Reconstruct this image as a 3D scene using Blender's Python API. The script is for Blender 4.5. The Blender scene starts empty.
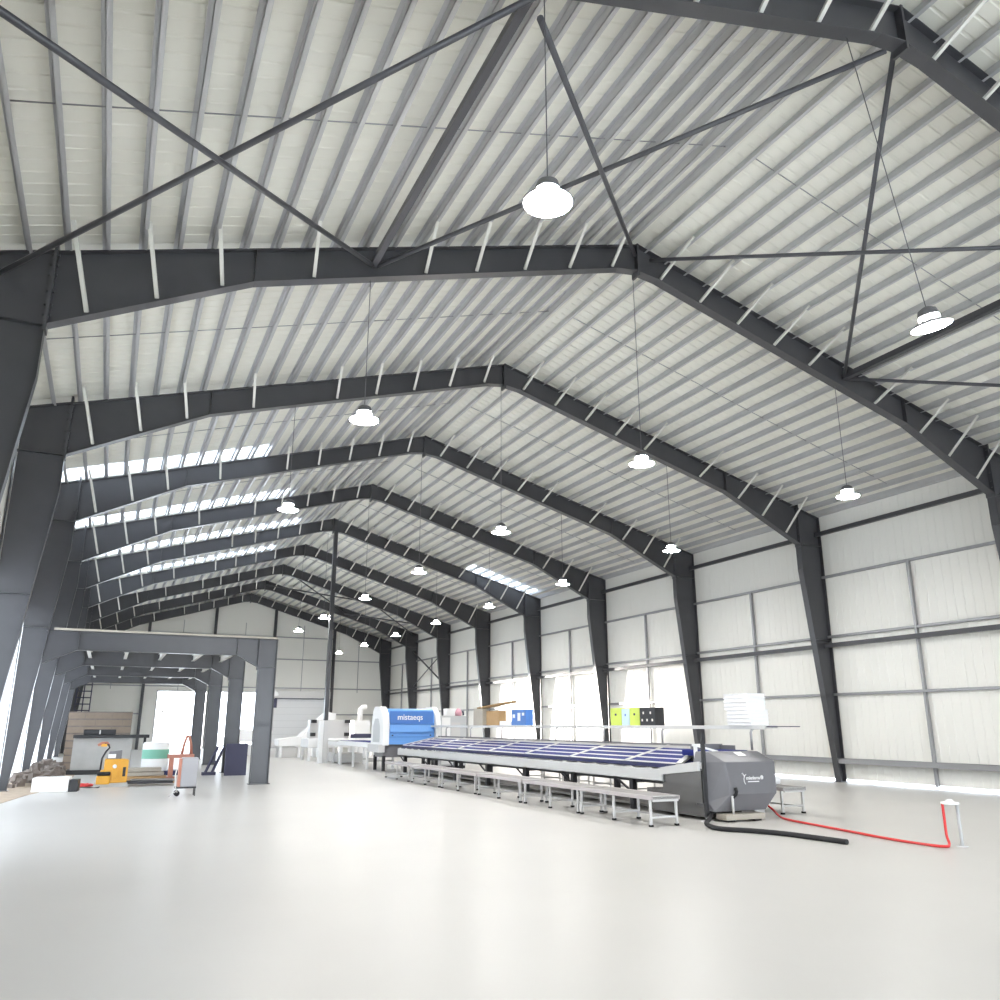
import bpy, bmesh, math, random
from mathutils import Vector, Matrix
random.seed(7)
SC = bpy.context.scene
COL = SC.collection
# ------------------------------------------------------------------ camera
cam_d = bpy.data.cameras.new('camera'); cam = bpy.data.objects.new('camera', cam_d); COL.objects.link(cam)
YAW, PITCH = 0.438, 0.267
cam.location = (0, 0, 1.527)
fwd = Vector((math.sin(YAW)*math.cos(PITCH), math.cos(YAW)*math.cos(PITCH), math.sin(PITCH)))
cam.rotation_euler = fwd.to_track_quat('-Z', 'Y').to_euler()
cam_d.sensor_width = 36; cam_d.sensor_fit = 'HORIZONTAL'
cam_d.lens = 812.0/1000*36; cam_d.shift_y = 0.003
cam_d.clip_end = 400
SC.camera = cam
# ------------------------------------------------------------------ world and exposure
W = bpy.data.worlds.new('sky'); SC.world = W; W.use_nodes = True
bg = W.node_tree.nodes['Background']; bg.inputs[0].default_value = (0.80, 0.89, 1.0, 1); bg.inputs[1].default_value = 4.0
SC.view_settings.view_transform = 'Standard'; SC.view_settings.look = 'None'
SC.view_settings.exposure = 1.60; SC.view_settings.gamma = 1.0; SC.view_settings.use_curve_mapping = False
LAMP_STRENGTH = 110.0
sd = bpy.data.lights.new('sun', 'SUN'); sd.energy = 7.0; sd.angle = .05; sd.color = (1, .93, .86)
sun = bpy.data.objects.new('sun', sd); COL.objects.link(sun); sun.location = (-20, 120, 20)
sun.rotation_euler = Vector((.41, -.90, -.014)).to_track_quat('-Z', 'Y').to_euler()
# ------------------------------------------------------------------ materials
def mat(name, col, rough=.5, metal=0., noise=0., scale=6., emit=0., trans=0., bump=0., spec=.5, stretch=None):
    m = bpy.data.materials.new(name); m.use_nodes = True
    nt = m.node_tree; b = nt.nodes['Principled BSDF']
    b.inputs['Base Color'].default_value = (*col, 1); b.inputs['Roughness'].default_value = rough
    b.inputs['Metallic'].default_value = metal; b.inputs['Specular IOR Level'].default_value = spec
    if noise or bump:
        tc = nt.nodes.new('ShaderNodeTexCoord'); nz = nt.nodes.new('ShaderNodeTexNoise')
        nz.inputs['Scale'].default_value = scale; nz.inputs['Detail'].default_value = 5
        src = tc.outputs['Object']
        if stretch:
            mp = nt.nodes.new('ShaderNodeMapping'); mp.inputs['Scale'].default_value = stretch
            nt.links.new(src, mp.inputs[0]); src = mp.outputs[0]
        nt.links.new(src, nz.inputs['Vector'])
        if noise:
            mx = nt.nodes.new('ShaderNodeMix'); mx.data_type = 'RGBA'
            mx.inputs[6].default_value = (*[c*(1-noise) for c in col], 1)
            mx.inputs[7].default_value = (*[min(1, c*(1+noise)) for c in col], 1)
            nt.links.new(nz.outputs['Fac'], mx.inputs[0]); nt.links.new(mx.outputs[2], b.inputs['Base Color'])
        if bump:
            bp = nt.nodes.new('ShaderNodeBump'); bp.inputs['Strength'].default_value = bump
            nt.links.new(nz.outputs['Fac'], bp.inputs['Height']); nt.links.new(bp.outputs[0], b.inputs['Normal'])
    if emit:
        b.inputs['Emission Color'].default_value = (1, .98, .95, 1); b.inputs['Emission Strength'].default_value = emit
    return m
M = dict(
    floor=mat('pale_concrete', (.50, .488, .468), .36, noise=.07, scale=.45, bump=.02),
    ceil=mat('white_roof_sheet', (.86, .85, .765), .4),
    wall=mat('white_wall_sheet', (.82, .81, .76), .5),
    steel=mat('dark_grey_paint', (.064, .064, .070), .3, noise=.12, scale=3), steel2=mat('mid_grey_paint', (.085, .085, .095), .35),
    galv=mat('galvanised_steel', (.56, .56, .57), .38, .35, noise=.22, scale=2, stretch=(4, .5, 4)),
    galvl=mat('galvanised_girt', (.36, .36, .37), .45, .5),
    brace=mat('pale_zinc', (.78, .77, .72), .45, .1),
    ground=mat('bright_yard', (.80, .79, .77), .9),
    lampw=mat('lamp_grey', (.26, .26, .28), .35),
    lampd=mat('lamp_housing', (.16, .16, .17), .4, .4),
    lens=mat('lamp_lens', (1, 1, 1), .5, emit=LAMP_STRENGTH),
    ring=mat('lamp_ring', (1, 1, 1), .5, emit=40.0),
    hood=mat('slate_grey_paint', (.165, .163, .175), .38, noise=.08, scale=4),
    stain=mat('stainless', (.16, .155, .15), .25, .85, noise=.1, scale=3),
    alu=mat('light_grey_metal', (.62, .61, .60), .4, .3),
    white=mat('white_plastic', (.86, .86, .86), .45),
    offw=mat('warm_white', (.80, .77, .70), .6, noise=.06),
    blue=mat('deep_blue_belt', (.011, .019, .16), .7, spec=.25),
    navy=mat('navy_skirt', (.014, .016, .085), .5),
    sky=mat('machine_blue', (.15, .37, .80), .35),
    mid=mat('mid_blue', (.07, .20, .55), .4),
    black=mat('black_steel', (.022, .022, .025), .5),
    rubber=mat('black_rubber', (.012, .012, .014), .7),
    red=mat('red_hose', (.62, .035, .035), .4),
    yellow=mat('warm_yellow_paint', (.72, .36, .03), .4, noise=.1),
    brown=mat('brown_card', (.42, .27, .13), .8, noise=.1),
    block=mat('tan_concrete_block', (.27, .215, .17), .9, noise=.12, scale=8),
    conc=mat('rough_concrete', (.46, .45, .43), .9, noise=.15, scale=3, bump=.1),
    lime=mat('lime_card', (.62, .74, .13), .6), pale=mat('pale_blue_card', (.60, .76, .82), .6),
    green=mat('sea_green', (.20, .48, .36), .5),
    indigo=mat('indigo_steel', (.045, .045, .09), .5),
    pinkish=mat('bench_edge', (.50, .46, .46), .45, .2),
    mesh=mat('bench_rollers', (.25, .24, .23), .5, .3, noise=.15, scale=20),
    heaterg=mat('heater_grey', (.36, .36, .38), .5),
    trough=mat('trough_grey', (.60, .60, .59), .45),
    grey=mat('cabinet_grey', (.56, .57, .58), .5),
    rubble=mat('rubble', (.20, .17, .15), .95, noise=.35, scale=6),
    dirt=mat('dirt', (.42, .34, .26), .95, noise=.3, scale=5),
    timber=mat('pale_timber', (.42, .385, .325), .7, noise=.12, scale=4),
    orange=mat('orange_paint', (.48, .20, .14), .5),
    roller=mat('shutter_white', (.85, .86, .87), .5),
)
# translucent sheets: light strips added to the roof, and left wall sheeting
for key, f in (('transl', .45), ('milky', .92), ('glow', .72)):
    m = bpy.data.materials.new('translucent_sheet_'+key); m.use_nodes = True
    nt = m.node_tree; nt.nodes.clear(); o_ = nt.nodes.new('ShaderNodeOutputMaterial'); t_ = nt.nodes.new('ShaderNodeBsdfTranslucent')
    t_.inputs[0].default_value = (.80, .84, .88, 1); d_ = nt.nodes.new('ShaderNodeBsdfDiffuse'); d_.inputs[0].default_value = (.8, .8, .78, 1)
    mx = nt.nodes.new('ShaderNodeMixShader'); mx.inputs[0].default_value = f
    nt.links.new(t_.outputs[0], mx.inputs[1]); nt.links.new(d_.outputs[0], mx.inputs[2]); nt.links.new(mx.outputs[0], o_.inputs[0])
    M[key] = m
# ------------------------------------------------------------------ mesh helpers
class MB:
    def __init__(s): s.v = []; s.f = []; s.smooth = []
    def add(s, vs, fs, sm=False):
        n = len(s.v); s.v += [tuple(v) for v in vs]
        for f in fs: s.f.append([i+n for i in f]); s.smooth.append(sm)
        return s
    def box(s, a, b):
        x0, y0, z0 = a; x1, y1, z1 = b
        x0, x1 = min(x0, x1), max(x0, x1); y0, y1 = min(y0, y1), max(y0, y1); z0, z1 = min(z0, z1), max(z0, z1)
        return s.add([(x0,y0,z0),(x1,y0,z0),(x1,y1,z0),(x0,y1,z0),(x0,y0,z1),(x1,y0,z1),(x1,y1,z1),(x0,y1,z1)],
              [(0,3,2,1),(4,5,6,7),(0,1,5,4),(1,2,6,5),(2,3,7,6),(3,0,4,7)])
    def prism(s, pts, axis, a, b):
        """polygon extruded along axis ('x','y','z') from a to b; pts are the two other coordinates in order"""
        def mk(p, t): return {'x': (t, p[0], p[1]), 'y': (p[0], t, p[1]), 'z': (p[0], p[1], t)}[axis]
        n = len(pts); vs = [mk(p, a) for p in pts] + [mk(p, b) for p in pts]
        fs = [list(range(n))[::-1], list(range(n, 2*n))] + [(i, (i+1) % n, n+(i+1) % n, n+i) for i in range(n)]
        return s.add(vs, fs)
    def bar(s, p, q, w, h=None):
        """rectangular bar from p to q"""
        p = Vector(p); q = Vector(q); d = (q-p).normalized(); h = h or w
        up = Vector((0,0,1)) if abs(d.z) < .95 else Vector((0,1,0))
        r = d.cross(up).normalized(); u = r.cross(d)
        vs = []
        for c in (p, q):
            for a, b in ((-1,-1),(1,-1),(1,1),(-1,1)): vs.append(c + r*a*w/2 + u*b*h/2)
        return s.add(vs, [(0,3,2,1),(4,5,6,7),(0,1,5,4),(1,2,6,5),(2,3,7,6),(3,0,4,7)])
    def tube(s, pts, r, n=10, caps=True):
        pts = [Vector(p) for p in pts]; rings = []; base = len(s.v); prev = None
        for i, p in enumerate(pts):
            d = (pts[min(i+1, len(pts)-1)] - pts[max(i-1, 0)]).normalized()
            if prev is None:
                up = Vector((0,0,1)) if abs(d.z) < .95 else Vector((1,0,0)); r1 = d.cross(up).normalized()
            else:
                r1 = (prev - d*prev.dot(d)).normalized()
            prev = r1; u = d.cross(r1)
            rr = r[i] if isinstance(r, (list, tuple)) else r
            rings.append([p + (r1*math.cos(t) + u*math.sin(t))*rr for t in [2*math.pi*k/n for k in range(n)]])
        vs = [v for ring in rings for v in ring]; fs = []
        for i in range(len(pts)-1):
            for k in range(n): fs.append((i*n+k, i*n+(k+1) % n, (i+1)*n+(k+1) % n, (i+1)*n+k))
        s.add(vs, fs, True)
        if caps:
            s.f += [[base+k for k in range(n)][::-1], [base+(len(pts)-1)*n+k for k in range(n)]]; s.smooth += [False, False]
        return s
    def lathe(s, prof, c=(0,0,0), n=24):
        vs = []; fs = []
        for (r, z) in prof:
            for k in range(n):
                t = 2*math.pi*k/n; vs.append((c[0]+r*math.cos(t), c[1]+r*math.sin(t), c[2]+z))
        for i in range(len(prof)-1):
            for k in range(n): fs.append((i*n+k, i*n+(k+1) % n, (i+1)*n+(k+1) % n, (i+1)*n+k))
        return s.add(vs, fs, True)
    def build(s, name, m, parent=None, bevel=0.):
        me = bpy.data.meshes.new(name); me.from_pydata(s.v, [], s.f); me.update()
        bm = bmesh.new(); bm.from_mesh(me); bmesh.ops.recalc_face_normals(bm, faces=bm.faces); bm.to_mesh(me); bm.free()
        for p, sm in zip(me.polygons, s.smooth): p.use_smooth = sm
        me.materials.append(M[m] if isinstance(m, str) else m)
        o = bpy.data.objects.new(name, me); COL.objects.link(o)
        if parent: o.parent = parent
        if bevel:
            b = o.modifiers.new('bevel', 'BEVEL'); b.width = bevel; b.segments = 2; b.limit_method = 'ANGLE'
        return o
def tag(o, label, cat, group=None):
    o['label'] = label; o['category'] = cat
    if group: o['group'] = group
    return o
def thing(name, label, cat, loc=(0,0,0), rz=0, group=None):
    o = bpy.data.objects.new(name, None); o.empty_display_size = .2; COL.objects.link(o); o.location = loc; o.rotation_euler = (0,0,rz)
    return tag(o, label, cat, group)
def struct(o): o['kind'] = 'structure'; return o
KIDS = {}
def dup(root, loc, rz=None, label=None, group=None):
    def cp(o, par):
        c = o.copy(); COL.objects.link(c)
        if par: c.parent = par
        for ch in list(o.children): cp(ch, c)
        return c
    r = cp(root, None); r.location = loc
    if rz is not None: r.rotation_euler = (0,0,rz)
    if label: r['label'] = label
    if group: r['group'] = group
    return r
def text(body, name, m, loc, size, parent, rot=(math.pi/2, 0, 0), shear=0, sx=1):
    c = bpy.data.curves.new(name, 'FONT'); c.body = body; c.size = size; c.extrude = .002; c.offset = size*.012; c.align_x = 'CENTER'; c.align_y = 'CENTER'; c.shear = shear
    tmp = bpy.data.objects.new('tmp', c); COL.objects.link(tmp); dg = bpy.context.evaluated_depsgraph_get(); dg.update()
    me = bpy.data.meshes.new_from_object(tmp.evaluated_get(dg)); bpy.data.objects.remove(tmp); bpy.data.curves.remove(c)
    me.materials.clear(); me.materials.append(M[m]); o = bpy.data.objects.new(name, me); COL.objects.link(o)
    o.parent = parent; o.location = loc; o.rotation_euler = rot; o.scale = (sx, 1, 1)
    return o
# ------------------------------------------------------------------ layout numbers
XC = 8.33; HALF = 10.5; SL = .285; TOP = 10.56; Y1 = 11.575; BAY = 6.0; NF = 9
FY = [Y1 + BAY*i for i in range(-1, NF)]              # frame planes; FY[0] is overhead, beyond the picture's top
YN, YE = -9.0, FY[-1] + .16
XL, XR = XC-HALF-.03, XC+HALF+.03
def zr(d): return TOP - SL*d                           # rafter top at half-distance d from the ridge
# ------------------------------------------------------------------ floor, yard
struct(MB().box((XL-.6, YN, -.25), (XR+.35, YE+.3, 0)).build('floor', 'floor'))
struct(MB().box((-90, -90, -.6), (110, 160, -.26)).build('ground', 'ground'))
# ------------------------------------------------------------------ ceiling: ribbed sheets with purlins and tie rods
PUR = [.28 + .463*k for k in range(22)]
STRIP_W = .72  # ceiling is cut open here for strips added to imitate bright light
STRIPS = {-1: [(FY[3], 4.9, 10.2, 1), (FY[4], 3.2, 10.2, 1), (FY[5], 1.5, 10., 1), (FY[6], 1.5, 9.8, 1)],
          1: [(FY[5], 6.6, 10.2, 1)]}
def ceiling(sgn, name):
    b = MB(); ys = []
    y = YN
    while y < YE:
        ys += [(y, 0), (y+.16, 0), (y+.175, .010), (y+.205, .010), (y+.22, 0)]; y += .24
    vs = []; fs = []
    for (ya, da), (yb, db) in zip(ys[:-1], ys[1:]):
        iv = [(0., HALF+.25)]
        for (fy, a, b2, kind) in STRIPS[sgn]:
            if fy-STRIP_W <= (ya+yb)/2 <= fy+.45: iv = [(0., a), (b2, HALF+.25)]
        for (p, q) in iv:
            for lift in (.18, .24):
                m_ = len(vs)
                vs += [(XC+sgn*p, ya, zr(p)+lift+da), (XC+sgn*p, yb, zr(p)+lift+db), (XC+sgn*q, yb, zr(q)+lift+db), (XC+sgn*q, ya, zr(q)+lift+da)]; fs.append((m_, m_+1, m_+2, m_+3))
    b.add(vs, fs)
    c = struct(b.build(name, 'ceil'))
    for d in PUR:
        x = XC+sgn*d; z0 = zr(d)+.005; z1 = z0+.162
        p = MB()
        p.box((x-.0035, YN, z0), (x+.0035, YE, z1)); p.box((x-.0035, YN, z0), (x-sgn*.06, YE, z0+.006)); p.box((x+.0035, YN, z1-.006), (x+sgn*.06, YE, z1))
        # lapped sleeve of the purlin over every frame
        for fy in FY: p.box((x-.011, fy-.75, z0+.012), (x+.011, fy+.75, z1-.012))
        p.build('purlin', 'galv', c)
    for fy in FY[:-1]:
        ym = fy+BAY/2; d0, d1 = PUR[0], PUR[-1]
        MB().tube([(XC+sgn*d0, ym, zr(d0)+.10), (XC+sgn*d1, ym, zr(d1)+.10)], .009, 6).build('tie_rod', 'galvl', c)
    return c
cl = ceiling(-1, 'ceiling_left'); cr = ceiling(1, 'ceiling_right')
MB().prism([(XC-.09, zr(.09)+.145), (XC, TOP+.145), (XC+.09, zr(.09)+.145), (XC+.09, zr(.09)+.175), (XC, TOP+.175), (XC-.09, zr(.09)+.175)], 'y', YN, YE).build('ridge_flashing', 'ceil', cl)
# ------------------------------------------------------------------ side wall with girts and posts
def ribbed(x, y0, y1, z0, z1, into):
    b = MB(); pts = []; y = y0
    while y < y1-.001:
        pts += [(x, y), (x, min(y+.20, y1)), (x+into*.008, min(y+.215, y1)), (x+into*.008, min(y+.235, y1)), (x, min(y+.25, y1))]; y += .25
    q = []
    for p in pts:
        if not q or abs(p[1]-q[-1][1]) > 1e-5: q.append(p)
    n = len(q)
    vs = [(p[0], p[1], z0) for p in q] + [(p[0], p[1], z1) for p in q] + [(p[0]-into*.06, p[1], z0) for p in q] + [(p[0]-into*.06, p[1], z1) for p in q]
    fs = [(i, i+1, n+i+1, n+i) for i in range(n-1)] + [(2*n+i, 2*n+i+1, 3*n+i+1, 3*n+i) for i in range(n-1)]
    return b.add(vs, fs)
wr = struct(ribbed(XR, YN, YE, .075, zr(HALF)+.22, -1).build('wall_right', 'wall'))
for i, fy in enumerate([FY[0]-BAY] + FY[:-1]):
    a, b2 = fy+.02, fy+BAY-.02
    for z in (5.75, 4.0, 2.37):
        g = MB(); g.box((XR-.10, a, z-.035), (XR-.094, b2, z+.035)); g.box((XR-.10, a, z+.03), (XR-.02, b2, z+.035)); g.box((XR-.10, a, z-.035), (XR-.02, b2, z-.03))
        g.build('girt', 'galvl', wr)
    g = MB(); g.box((XR-.26, a, .50), (XR-.25, b2, .64)); g.box((XR-.26, a, .625), (XR-.02, b2, .635)); g.build('girt', 'galvl', wr)
    MB().box((XR-.26, a, 3.68), (XR-.17, b2, 3.80)).build('strut', 'steel', wr)
    MB().box((XR-.20, a, 6.98), (XR-.11, b2, 7.10)).build('strut', 'steel', wr)
    MB().box((XR-.11, fy+3.0, .04), (XR-.03, fy+3.07, 5.75)).build('wall_post', 'galvl', wr)
    MB().box((XR-.06, fy+.30, .2), (XR-.025, fy+.42, 2.37)).build('trim_strip', 'offw', wr)
    MB().box((XR-.12, a, zr(HALF)+.02), (XR-.02, b2, zr(HALF)+.20)).build('eaves_beam', 'galv', wr)
# left wall: sheeted above a long open side
wl = struct(MB().box((XL-.06, YN, 4.4), (XL, YE, zr(HALF)+.22)).build('wall_left', 'wall'))
MB().box((XL-.05, YN, 0), (XL-.01, FY[1]-.2, 4.4)).build('low_sheeting', 'wall', wl)
MB().add([(XL-.03, FY[1]-.2, 0), (XL-.03, FY[7]+1, 0), (XL-.03, FY[7]+1, 4.4), (XL-.03, FY[1]-.2, 4.4)], [(0,1,2,3)]).build('clear_sheeting', 'glow', wl)
MB().box((XL-.05, FY[7]+1.0, 0), (XL-.01, YE, 4.4)).build('low_sheeting', 'wall', wl)
# gable behind the camera: closed above a wide open doorway
wn = MB(); wn.prism([(XL, 4.6), (XR, 4.6), (XR, zr(HALF)+.2), (XC, TOP+.2), (XL, zr(HALF)+.2)], 'y', YN-.06, YN); wn.box((XL, YN-.06, 0), (XL+2.5, YN, 4.6)); wn.box((XR-2.5, YN-.06, 0), (XR, YN, 4.6))
struct(wn.build('wall_near', 'wall'))
# far gable wall with two open doorways and one shutter doorway
def gable():
    b = MB(); y0, y1 = YE, YE+.08
    DO = [(2.9, 5.95, 3.7), (6.35, 9.75, 3.7)]
    xs = [XL, 2.9, 5.95, 6.35, 9.75, XR]
    zt = 3.7
    for a, c in ((XL, 2.9), (5.95, 6.35), (9.75, XR)): b.box((a, y0, 0), (c, y1, zt))
    b.prism([(XL, zt), (XR, zt), (XR, zr(HALF)+.22), (XC, TOP+.21), (XL, zr(HALF)+.22)], 'y', y0, y1)
    return struct(b.build('wall_far', 'wall'))
wf = gable()
for x in (-1.9, 1.95, 6.15, 10.2, 14.5):
    g = MB(); h = zr(abs(x-XC))-.45
    g.box((x-.09, YE-.26, 0), (x+.09, YE-.245, h)); g.box((x-.006, YE-.26, 0), (x+.006, YE-.04, h)); g.box((x-.09, YE-.055, 0), (x+.09, YE-.04, h))
    g.build('gable_post', 'steel', wf)
for z in (6.05, 4.05, 2.25, 7.6):
    for a, c in ((-1.8, 1.85), (2.05, 6.05), (6.25, 10.1), (10.3, 14.4), (14.6, 18.3)):
        if z < 3.8 and not (a < 1 or a > 14.5): continue
        if z > 7 and (a < 1 or a > 14): continue
        MB().box((a, YE-.10, z-.04), (c, YE-.02, z+.04)).build('girt', 'galvl', wf)
for x in (0, 4.1, 8.2, 12.3, 16.4):
    MB().box((x-.02, YE-.035, 3.8), (x+.02, YE-.005, min(8.5, zr(abs(x-XC))-.3))).build('trim_strip', 'galvl', wf)
for i, (a, c) in enumerate(((2.9, 5.95), (6.35, 9.75))):
    d = MB(); d.box((a-.08, YE-.06, 0), (a, YE+.1, 3.78)); d.box((c, YE-.06, 0), (c+.08, YE+.1, 3.78)); d.box((a-.08, YE-.06, 3.7), (c+.08, YE+.1, 3.78))
    struct(d.build('door_%d' % (i+1), 'alu'))
d = MB(); d.box((10.45, YE-.05, 0), (14.3, YE-.01, 3.3)); dr = struct(d.build('door_3', 'roller'))
for k in range(22): MB().box((10.45, YE-.062, .15*k+.01), (14.3, YE-.05, .15*k+.02)).build('slat_groove', 'grey', dr) if k % 3 == 0 else None
MB().box((10.3, YE-.22, 3.35), (14.4, YE-.02, 3.85)).build('shutter_box', 'alu', dr)
MB().box((10.5, YE-.24, 3.30), (14.3, YE-.06, 3.36)).build('bottom_rail', 'indigo', dr)
for x in (10.38, 14.28): MB().box((x, YE-.12, 0), (x+.12, YE-.02, 3.4)).build('guide_track', 'alu', dr)
# added translucent strips, standing in for light on the ceiling near the frames
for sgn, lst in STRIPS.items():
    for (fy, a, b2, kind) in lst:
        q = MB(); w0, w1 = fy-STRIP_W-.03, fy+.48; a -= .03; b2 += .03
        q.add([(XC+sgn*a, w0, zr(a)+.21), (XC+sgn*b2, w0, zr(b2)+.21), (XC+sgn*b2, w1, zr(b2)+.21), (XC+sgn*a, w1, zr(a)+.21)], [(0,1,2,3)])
        q.build('added_light_strip', 'transl' if kind else 'milky', cl if sgn < 0 else cr)
# ------------------------------------------------------------------ portal frames
FBR = [9.205, 8.35, 7.49, 6.15, 4.30, 3.37, 2.43, 1.50, .56]
def zb(d):                                             # rafter underside
    if d > 7.04: return 7.99 + (d-7.04)*(6.70-7.99)/(9.668-7.04)
    if d > .45: return 7.99 + (7.04-d)*(9.93-7.99)/(7.04-.45)
    return 9.99
def flange(b, pts, y, w=.1, t=.014):
    for (p, q) in zip(pts[:-1], pts[1:]):
        dx, dz = q[0]-p[0], q[1]-p[1]; L = math.hypot(dx, dz); nx, nz = -dz/L*t, dx/L*t
        b.prism([p, q, (q[0]+nx, q[1]+nz), (p[0]+nx, p[1]+nz)], 'y', y-w, y+w)
def portal(label, group):
    t = thing('portal_frame', label, 'steel frame', (0,0,0), 0, group)
    for s in (-1, 1):
        X = lambda d: XC+s*d
        c = MB()
        web = [(X(10.48), 0), (X(10.48), zr(10.48)), (X(9.668), zr(9.668)), (X(9.668), 6.70), (X(9.668), 5.95), (X(10.31), 0)]
        c.prism(web, 'y', -.006, .006)
        flange(c, [(X(10.5), 0), (X(10.5), zr(10.5))], 0); flange(c, [(X(10.5), zr(10.5)), (X(9.668), zr(9.668))], 0)
        flange(c, [(X(10.31), 0), (X(9.668), 5.95), (X(9.668), 6.70)], 0)
        c.box((X(10.5), -.09, 6.69), (X(9.668), .09, 6.705)); c.box((X(10.48), -.09, 3.9), (X(9.89), .09, 3.91))
        c.box((X(10.54), -.13, 0), (X(10.26), .13, .02))
        c.build('column', 'steel', t)
        r = MB()
        lo = [(X(9.668), 6.70), (X(7.04), 7.99), (X(.45), 9.93), (X(0), 9.99)]
        up = [(X(0), TOP), (X(9.668), zr(9.668))]
        r.prism(lo+up, 'y', -.005, .005)
        flange(r, lo, 0); flange(r, up, 0)
        for d in (7.04,): r.bar((X(d), 0, zb(d)), (X(d), 0, zr(d)), .012, .18) if False else r.box((X(d)-.006, -.09, zb(d)), (X(d)+.006, .09, zr(d)))
        r.build('rafter', 'steel', t)
        bl = MB(); bl.box((X(9.668)-.022, -.115, 6.62), (X(9.668)+.022, .115, zr(9.668)+.13))
        for k, z in enumerate((6.85, 7.0, 7.2, 7.45, 7.6, 7.75)):
            for dx in (-.035, .035): bl.box((X(9.668)+dx-.016, -.085, z-.016), (X(9.668)+dx+.016, -.055, z+.016))
        bl.build('end_plate', 'steel', t)
        for d in FBR:
            z = zb(d)+.08
            zt = zr(d)+.02; MB().bar((X(d), -.03, z), (X(d+.27*(zt-z)), -.72 if d > 7 else -.95, zt), .052, .04).build('fly_brace', 'brace', t)
    MB().box((XC-.02, -.11, 9.88), (XC+.02, .11, TOP+.01)).build('apex_plate', 'steel', t)
    return t
ORD = ['', 'nearest', 'second', 'third', 'fourth', 'fifth', 'sixth', 'seventh', 'eighth', 'ninth']
p0 = None
for i, fy in enumerate(FY):
    lab = ('dark grey steel portal frame overhead, only its peak showing above the nearest full frame' if i == 0 else
           'dark grey steel portal frame nearest the camera with both rafters and crossing bars' if i == 1 else
           'dark grey steel portal frame against the far end wall' if i == 9 else
           'dark grey steel portal frame, %s from the camera of those spanning the hall' % ORD[i])
    if p0 is None: p0 = portal(lab, 'portal frames of the hall'); p0.location = (0, fy, 0)
    else: dup(p0, (0, fy, 0), None, lab)
# ------------------------------------------------------------------ roof bracing
nodes = {-1: (-1.94, 7.42), 0: (3.1, 8.75), 1: (8.38, 10.3), 2: (13.56, 8.75), 3: (18.5, 7.42)}
def rod(name, p, q, r, lab, cat='bar', grp=None, m='steel'):
    return tag(MB().tube([p, q], r, 8).build(name, m), lab, cat, grp)
names = {0: 'lower left', 1: 'upper left', 2: 'upper right', 3: 'lower right'}
for (xa, za, xb, zb_, txt) in ((-1.93, 7.31, 3.1, 8.55, 'lower left roof, rising away'), (3.1, 8.72, -1.94, 6.73, 'lower left roof, falling away'),
        (3.16, 8.72, 8.2, 9.98, 'upper left roof, rising away'), (8.25, 10.3, 3.1, 8.25, 'upper left roof, falling away'),
        (8.6, 10.28, 13.5, 8.61, 'upper right roof, falling away'), (13.54, 8.75, 8.5, 10.46, 'upper right roof, rising away'),
        (13.62, 8.72, 18.4, 6.9, 'lower right roof, falling away'), (18.4, 7.42, 13.6, 8.5, 'lower right roof, rising away')):
    rod('brace_bar', (xa, FY[1]-.11, za), (xb, FY[0]+.11, zb_), .037, 'thin dark bracing bar at the nearest full frame, ' + txt, 'bar', 'roof bracing bars', 'steel2')
for n, w, m_, txt in ((0, .05, 'steel2', 'left slope'), (2, .06, 'steel', 'right slope')):
    x, z = nodes[n]
    tag(MB().box((x-w, FY[0]+.1, z-w), (x+w, FY[1]-.1, z+w)).build('strut_tube', m_),
        'square grey roof strut before the nearest full frame, on the ' + txt, 'strut', 'longitudinal roof struts')
for k, (a, b2) in enumerate(((1, 2), (2, 3))):
    (xa, za), (xb, zb_) = nodes[a], nodes[b2]; pr = ('upper pair', 'lower pair')[k]
    rod('brace_bar', (xa, FY[7]+.12, za+.05), (xb, FY[8]-.12, zb_+.05), .04, 'thin dark bracing bar on the far right roof slope, %s, falling away' % pr, 'bar', 'far roof bracing bars')
    rod('brace_bar', (xb, FY[7]+.12, zb_-.05), (xa, FY[8]-.12, za-.05), .04, 'thin dark bracing bar on the far right roof slope, %s, rising away' % pr, 'bar', 'far roof bracing bars')
rod('wall_brace_bar', (18.55, FY[8], 6.35), (18.55, FY[7], 3.9), .05, 'thick dark diagonal bar on the far right wall, falling towards the camera', 'bar', 'cross bracing on the right wall')
rod('wall_brace_bar', (18.62, FY[7], 6.15), (18.62, FY[8], 4.1), .03, 'thin grey diagonal bar on the far right wall, crossing the thick one', 'bar', 'cross bracing on the right wall')
# ------------------------------------------------------------------ high bay lamps
def lamp(label, x, y, ztop):
    t = thing('high_bay_lamp', label, 'lamp', (x, y, 6.10), 0, 'high bay lamps')
    h = MB().lathe([(0, .235), (.045, .232), (.10, .20), (.115, .145), (.11, .12)]).build('housing', 'lampd', t)
    MB().lathe([(.112, .12), (.116, .075), (.112, .07)]).build('light_ring', 'ring', t)
    MB().lathe([(.112, .072), (.13, .06), (.235, -.005), (.235, -.012), (.225, -.012), (.12, .045), (0, .045)]).build('reflector', 'lampw', t)
    MB().lathe([(0, -.02), (.16, -.019), (.222, -.010), (.222, -.006), (0, -.006)]).build('lens', 'lens', t)
    MB().tube([(0, 0, .23), (0, 0, ztop-6.10)], .006, 6).build('cable', 'lampd', t)
    return t
first = {}
rows = ((3.10, 'left slope'), (8.27, 'ridge'), (13.38, 'right slope'))
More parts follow.
